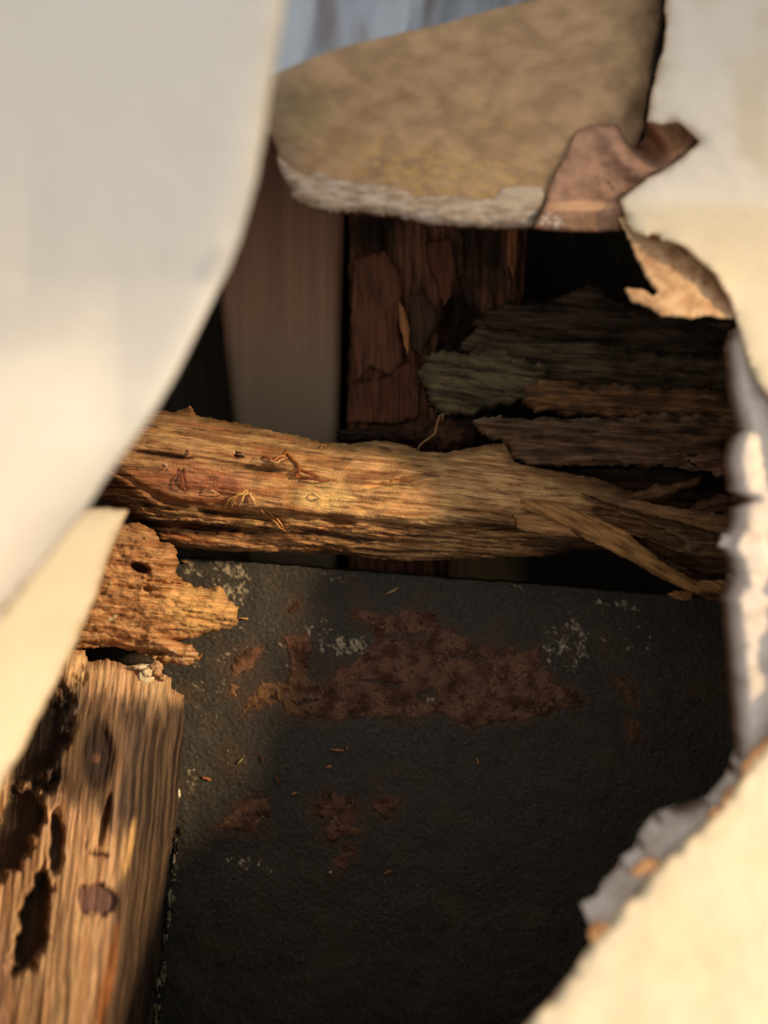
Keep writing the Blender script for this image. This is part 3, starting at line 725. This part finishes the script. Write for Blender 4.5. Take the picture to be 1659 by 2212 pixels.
def po_tint(px, py, dist):
    r = ridge(py)
    s = streaks(px, py, 96, 300, 14, 210, 3)
    n1 = lambda c: np.tile(lin(c), (len(px), 1))
    t = mixc(n1('E8BC92'), lin('BE9068'), sst(-.3, .35, s))
    t = mixc(t, lin('EBC896'), .6*sst(.0, .4, fbm(px/50, py/160, 212, 3)))
    # weathered grey-brown face below the broken top, in stripes
    top = sst(1462, 1530, py+46*streaks(px, py, 90, 60, 12, 213, 4)-.10*(px-200))
    low = sst(1790, 1700, py+60*fbm(px/40, py/120, 214)-.55*(px-180))
    st = sst(-.30, .12, streaks(px, py, 96, 300, 15, 215, 2)+.10)
    gcol = mixc(n1('5C4C44'), lin('3A302A'), sst(-.2, .25, streaks(px, py, 96, 240, 10, 221, 2)))
    t = mixc(t, gcol, .95*np.clip(top*low*(.55+.45*st), 0, 1))
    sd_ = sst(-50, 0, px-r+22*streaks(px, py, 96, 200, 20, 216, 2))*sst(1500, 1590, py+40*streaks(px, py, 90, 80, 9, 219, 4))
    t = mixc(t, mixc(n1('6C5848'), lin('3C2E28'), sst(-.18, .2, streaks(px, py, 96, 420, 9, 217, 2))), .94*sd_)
    # knot: light ring, dark heart, small pink centre
    ring = blob(px, py, 205, 1628, 66, 118, 4, .15, 60, 204, .5)
    t = mixc(t, lin('86694E'), .8*ring)
    t = mixc(t, lin('3C302A'), .95*blob(px, py, 208, 1632, 36, 84, 2, .12, 60, 205, .8))
    t = mixc(t, lin('8A6450'), .8*blob(px, py, 208, 1638, 8, 10, 0, .1, 60, 205, .8))
    t = mixc(t, lin('E0D0B8'), .6*blob(px, py, 148, 1545, 10, 34, 38, .3, 30, 222, 1))
    t = mixc(t, lin('F0C080'), .8*blob(px, py, 277, 1835, 10, 60, 12, .3, 30, 223, .7))
    t = mixc(t, lin('7C5E58'), .95*blob(px, py, 205, 1942, 42, 34, -10, .6, 34, 208, .2))
    t = mixc(t, lin('6A3A1E'), .9*blob(px, py, 230, 1760, 6, 46, 8, .3, 30, 206, .8))
    t = mixc(t, lin('4E3020'), .9*blob(px, py, 212, 1845, 20, 4, 10, .3, 30, 207, .8))
    t = mixc(t, lin('B8703A'), .7*blob(px, py, 232, 2120, 12, 120, 11, .3, 40, 218, .8))
    t = mixc(t, lin('9A7A58'), .6*blob(px, py, 140, 2060, 22, 150, 2, .3, 40, 220, .9))
    t = mixc(t, lin('342A24'), .95*np.clip(po_holes(px, py)*1.15, 0, 1))
    return mixc(t, lin('C8A090'), .6*sst(40, -10, px)*sst(1950, 2050, py))
post = sheet('rotten_post', PO, po_depth, lambda px, py, dist: 0.006+0.016*np.sqrt(np.clip(dist/60, 0, 1)), po_tint, M_wood, step=(8, 2.2), ang=96, jag=4, jagf=16, seed=48, along=True)
tag(post, 'rotten orange and grey upright post with a knot, lower left of the hole', 'post')
rg = np.random.RandomState(5)
for i in range(11):
    px = 300+rg.rand()*68; py = 1432+rg.rand()*40+(px-300)*.25
    lump('pale_crumb', world_xyz(np.array(px), np.array(py), 0.318+rg.rand()*.004), (.0012+rg.rand()*.0022, .0015, .001+rg.rand()*.0016), lin(['E8D6B4', 'C8A078', 'F0E4CC'][i % 3]), M_fluff, post, 500+i, .9, 3)

# ------------------------------------------------------------------ crumbs and splinters on the black board
def on_board(px, py, off):
    a = np.array(float(px)); b = np.array(float(py))
    return world_xyz(a, b, float(board_base(a, b)+board_relief(a, b))-off)
SPL = [(848, 1276, 34, -28, 'A08468', 'thin pale splinter lying on the black board below the beam, left of centre'),
       (728, 1620, 30, 5, 'A07048', 'tan horizontal sliver on the black board below the brown residue'),
       (750, 1616, 12, 80, '8A6850', 'short upright chip touching the tan horizontal sliver'),
       (711, 1656, 14, -20, 'B07850', 'small orange chip below the tan sliver'),
       (600, 1686, 26, 70, '7A4C38', 'dark red steep sliver left of the orange chip'),
       (636, 1714, 14, -25, 'B87C54', 'small orange chip above the left brown patch'),
       (447, 1682, 24, 18, 'B06C48', 'orange-red splinter near the post edge'),
       (518, 1645, 16, -40, '9AA060', 'small olive chip near the shadow edge'),
       (1032, 1645, 16, 85, 'A07A54', 'upright tan chip under the right end of the residue'),
       (837, 1884, 18, -25, '9A6848', 'brown chip low on the black board'),
       (714, 1884, 8, 0, 'D0A080', 'tiny pale chip at the foot of the brown patches'),
       (566, 1640, 14, 80, '6E4A36', 'dim brown chip beside the post shadow'),
       (1165, 1770, 20, 80, '6A5040', 'dim brown chip right of centre, low on the board'),
       (430, 1420, 22, -50, 'A86C44', 'orange chip beside the ragged chunk'),
       (400, 1214, 14, 10, 'C08468', 'pinkish chip on the board under the left end of the beam'),
       (527, 1336, 20, 5, 'C89458', 'thin orange splinter at the tip of the ragged chunk')]
for i, (px, py, ln, an, c, lab) in enumerate(SPL):
    L_ = ln/F*.36/2; a = math.radians(an)
    o = lump('wood_splinter', on_board(px, py, 0.0014), (L_, 0.0008, max(0.0006, L_*.22)), lin(c), M_wood, None, 600+i, .6, 3, rot=-a)
    tag(o, lab, 'wood splinter', 'wood splinters scattered on the black board')
o = lump('plaster_crumb', on_board(383, 1714, .002), (.0016, .0016, .0028), lin('F0EAD0'), M_fluff, None, 640, .7, 3)
tag(o, 'bright white crumb beside the edge of the post', 'crumb')
for i in range(70):      # pale crust in the seam between post and board
    py = 1795+rg.rand()**0.8*440; px = edge(py)+8+rg.rand()*10-4*(py > 2000)
    lump('mould_crust', on_board(px, py, .0008+rg.rand()*.001), (.0004+rg.rand()**2*.0013, .0009, .0005+rg.rand()**2*.0034), lin(['8E8468', '5E5848', 'B0A484', '3E3A32'][i % 4]), M_fluff, brd, 700+i, .9, 2)

# ================================================================== TORN PAPER IN FRONT
# brown flap across the top
FL = [(560, 172), (592, 160), (680, 122), (760, 96), (860, 73), (960, 50), (1050, 24), (1150, 0), (1230, -40), (1330, -90), (1436, -110), (1434, 20), (1427, 70), (1414, 120), (1406, 180),
      (1397, 225), (1392, 275), (1378, 312), (1345, 330), (1300, 380), (1250, 430), (1215, 475), (1150, 484), (1080, 486), (1000, 481), (940, 478), (900, 470), (860, 459), (800, 453),
      (740, 450), (700, 448), (662, 434), (632, 418), (622, 392), (606, 362), (600, 320), (585, 290), (560, 280)]
def fl_depth(px, py, dist):
    b = 0.240+0.020*(px-600)/800+0.010*(py/480)-0.016*sst(500, 100, py)*sst(1300, 600, px)
    b = b+0.0016*fbm(px/120, py/90, 230, 3)+0.0007*fbm(px/22, py/18, 232, 4, .6)
    b = b-0.0022*blob(px, py, 1060, 260, 75, 60, 0, .3, 60, 233, 1.2)-0.0015*blob(px, py, 930, 350, 150, 60, 8, .3, 60, 234, 1.2)
    b = b+0.004*blob(px, py, 1385, 270, 30, 60, 10, .2, 40, 235, 1.2)
    return b+0.002*np.exp(-dist/20)
def fl_tint(px, py, dist):
    t = mixc(np.tile(lin('B89A78'), (len(px), 1)), lin('A28669'), sst(-.3, .3, fbm(px/70, py/45, 236, 4)))
    t = mixc(t, lin('8F7F6E'), .7*sst(700, 560, px+40*fbm(px/60, py/60, 4)))
    t = mixc(t, lin('C9A76A'), .75*blob(px, py, 930, 370, 200, 60, 8, .5, 60, 237, 1.2)*sst(-.1, .35, fbm(px/30, py/14, 238, 4)))
    t = mixc(t, lin('B89A6E'), .6*blob(px, py, 1060, 250, 80, 60, 0, .4, 60, 240, 1)*sst(-.2, .3, fbm(px/24, py/24, 239, 3)))
    t = mixc(t, lin('8A8460'), .35*blob(px, py, 650, 240, 60, 60, 0, .4, 60, 241, 1))
    return mixc(t, lin('7A5C46'), .5*np.exp(-dist/7)*(px > 1250))
flap = sheet('brown_paper_flap', FL, fl_depth, const(0.0012), fl_tint, M_paper, step=(8, 7), jag=1.5, jagf=30, seed=51, back_tint=lin('D8D4CC'))
tag(flap, 'brown backing paper flap folded out across the top of the hole', 'paper flap')
CR = [(598, 335), (615, 348), (640, 366), (662, 378), (690, 368), (722, 382), (760, 392), (800, 392), (850, 400), (900, 424), (960, 420), (1020, 426), (1064, 427), (1082, 408), (1110, 398), (1172, 403),
      (1180, 424), (1163, 468), (1150, 488), (1080, 490), (1000, 484), (940, 482), (900, 474), (860, 462), (800, 456), (740, 452), (700, 452), (660, 438), (628, 420), (640, 408), (618, 390), (604, 362)]
def cr_depth(px, py, dist): return fl_depth(px, py, 30+0*dist)-0.0022*np.sqrt(np.clip(dist/14, 0, 1))-0.0007*fbm(px/34, py/14, 244, 3, .5)
def cr_tint(px, py, dist):
    t = mixc(np.tile(lin('BBAA98'), (len(px), 1)), lin('A08C78'), sst(-.3, .3, fbm(px/50, py/14, 245, 4)))
    t = mixc(t, lin('D4C8C0'), .6*sst(.0, .45, fbm(px/40, py/16, 246, 3)))
    return mixc(t, lin('C0B09C'), .8*blob(px, py, 1120, 425, 60, 25, 0, .2, 30, 2, .5))
o = sheet('plaster_crust', CR, cr_depth, const(0.0035), cr_tint, M_gyps, step=(5, 4), jag=3, jagf=18, seed=53, parent=flap)
tag(o, 'pale plaster crust left along the lower edge of the brown flap')

# pinkish curl at the right end of the flap
PK = [(1245, 284), (1275, 270), (1345, 270), (1362, 292), (1378, 312), (1392, 296), (1398, 262), (1432, 266), (1466, 258), (1488, 276), (1514, 303), (1480, 342), (1440, 368), (1400, 392),
      (1372, 414), (1344, 436), (1348, 470), (1342, 497), (1280, 500), (1200, 498), (1154, 492), (1178, 440), (1186, 400), (1216, 345)]
def pk_depth(px, py, dist):
    b = fl_depth(np.minimum(px, 1370), py, 40+0*dist)-0.003
    b = b+0.016*blob(px, py, 1392, 305, 26, 52, -42, .1, 60, 247, 1.4)-0.004*blob(px, py, 1345, 330, 60, 24, 50, .1, 60, 248, 1.4)
    b = b-0.004*blob(px, py, 1470, 330, 60, 14, -32, .1, 40, 251, 1.4)
    b = b-0.004*sst(440, 452, py)+0.001*fbm(px/30, py/24, 249, 4)
    return b+0.001*np.exp(-dist/8)
def pk_tint(px, py, dist):
    t = mixc(np.tile(lin('B58E78'), (len(px), 1)), lin('9C7A68'), sst(-.3, .3, fbm(px/40, py/40, 250, 4)))
    t = mixc(t, lin('C08A60'), .6*blob(px, py, 1440, 300, 70, 40, 0, .2, 60, 3, 1))
    t = mixc(t, lin('5E4638'), .8*sst(.3, .45, fbm(px/14, py/14, 252, 3))*blob(px, py, 1300, 410, 60, 50, 0, .3, 40, 4, 1))
    t = mixc(t, lin('E0B48C'), .8*blob(px, py, 1260, 445, 70, 10, 0, .3, 40, 5, .8))
    t = mixc(t, lin('8E6E54'), .7*sst(455, 475, py))
    t = mixc(t, lin('E8DCD0'), .8*blob(px, py, 1190, 478, 30, 14, 20, .5, 14, 6, .7)*sst(-.1, .1, fbm(px/8, py/8, 7)))
    return mixc(t, lin('6A4636'), .7*np.exp(-dist/4))
o = sheet('paper_curl', PK, pk_depth, const(0.0012), pk_tint, M_paper, step=(4.5, 4.5), jag=2, jagf=18, seed=55)
tag(o, 'pinkish brown curled scrap of torn paper against the upper right wall', 'paper scrap')

# lit scrap under the wall edge
SC = [(1338, 470), (1352, 500), (1362, 520), (1376, 552), (1400, 600), (1424, 630), (1412, 640), (1384, 624), (1352, 622), (1366, 650), (1400, 660), (1432, 682), (1470, 684), (1500, 688), (1522, 680),
      (1560, 686), (1640, 690), (1660, 620), (1600, 540), (1500, 480), (1400, 460)]
def sc_depth(px, py, dist): return wall_depth(px, py)+0.0035+0.0025*(690-py)/200-0.003*blob(px, py, 1440, 630, 90, 50, 20, .2, 60, 3, 1.5)+0.0008*fbm(px/24, py/20, 255, 4)
def sc_tint(px, py, dist):
    t = mixc(np.tile(lin('D9B48C'), (len(px), 1)), lin('BC936E'), sst(-.3, .3, fbm(px/40, py/30, 256, 4)))
    return mixc(t, lin('8E6A50'), .7*sst(.32, .45, fbm(px/18, py/18, 257, 3)))
o = sheet('torn_paper_scrap', SC, sc_depth, const(0.0012), sc_tint, M_paper, step=(5, 5), jag=3.5, jagf=16, seed=57)
tag(o, 'sunlit tan scrap of torn paper curling in under the right wall edge', 'paper scrap')

# big white flap at the left, curling towards the camera
WF = [(628, -180), (613, 0), (606, 60), (592, 130), (581, 200), (570, 280), (553, 380), (532, 460), (512, 530), (492, 580), (470, 622), (441, 680), (402, 760), (371, 820), (336, 880), (300, 932),
      (252, 998), (216, 1048), (190, 1092), (140, 1150), (70, 1240), (0, 1332), (-120, 1470), (-420, 1500), (-420, -180)]
def wf_depth(px, py, dist):
    low = sst(560, 760, py+0.12*(px-200))
    b = 0.172-0.020*(np.maximum(px, 60)-300)/400
    up = b+0.024*(py-600)/600*sst(760, 560, py)
    lo = 0.178-0.018*(np.maximum(px-190, 0)/300)**1.5-0.016*np.clip((260-px)/300, 0, 1.6)**1.3-0.014*sst(560, 900, py)+0.012*sst(950, 1350, py)*sst(-50, 250, px)
    d = up*(1-low)+lo*low
    d = d-0.022*sst(420, -300, px)*0.3
    d = d+0.006*np.exp(-dist/45)
    return d+0.0006*fbm(px/140, py/140, 260, 2)-0.0016*blob(px, py, 462, 560, 9, 48, 24, .2, 40, 6, 1)
o = sheet('white_paper_flap', WF, wf_depth, const(0.0014), lambda px, py, dist: mixc(np.tile(lin('E6E1D8'), (len(px), 1)), lin('E6D9B8'), .6*np.exp(-dist/24)*sst(600, 200, py)),
          M_paint, step=(10, 10), jag=1.2, jagf=20, seed=59, back_tint=lin('B09878'))
tag(o, 'big smooth white flap of wall lining curling forward at the left', 'paper flap')

# pale sheet seen above the brown flap
SH = [(-500, -420), (1480, -420), (1420, 160), (420, 260), (-500, 330)]
def sh_depth(px, py, dist): return 0.302+0.010*fbm(px/110+py/900, py/500, 262, 3)+0.004*np.sin(px/38+py/200)
o = sheet('crumpled_plastic_sheet', SH, sh_depth, const(0.0006), lambda px, py, dist: mixc(np.tile(lin('C4D0E0'), (len(px), 1)), lin('A8A4A8'), sst(-.1, .3, fbm(px/90, py/300, 263, 2))),
          M_paint, step=(10, 10), jag=2, seed=61)
tag(o, 'pale blue-white crumpled sheet showing above the brown flap', 'sheet')

# ------------------------------------------------------------------ things made of several parts stand under an Empty at their base
for o, part in ((log, 'beam_body'), (rs, 'stud_body'), (post, 'post_body'), (flap, 'paper_sheet'), (brd, 'board_panel')):
    co = np.empty(len(o.data.vertices)*3); o.data.vertices.foreach_get('co', co); co = co.reshape(-1, 3)
    nm = o.name; kids = list(o.children)
    o.name = part; o.data.name = part
    e = bpy.data.objects.new(nm, None); col.objects.link(e)
    e.empty_display_size = 0.01
    base = Vector((float(co[:, 0].mean()), float(co[:, 1].mean()), float(co[:, 2].min())))
    e.location = base
    tag(e, o['label'], o['category'])
    for k in ('label', 'category'): del o[k]
    for c in [o]+kids:
        c.parent = e
        me = c.data; v = np.empty(len(me.vertices)*3); me.vertices.foreach_get('co', v)
        v = v.reshape(-1, 3)-np.array(base); me.vertices.foreach_set('co', v.ravel()); me.update()
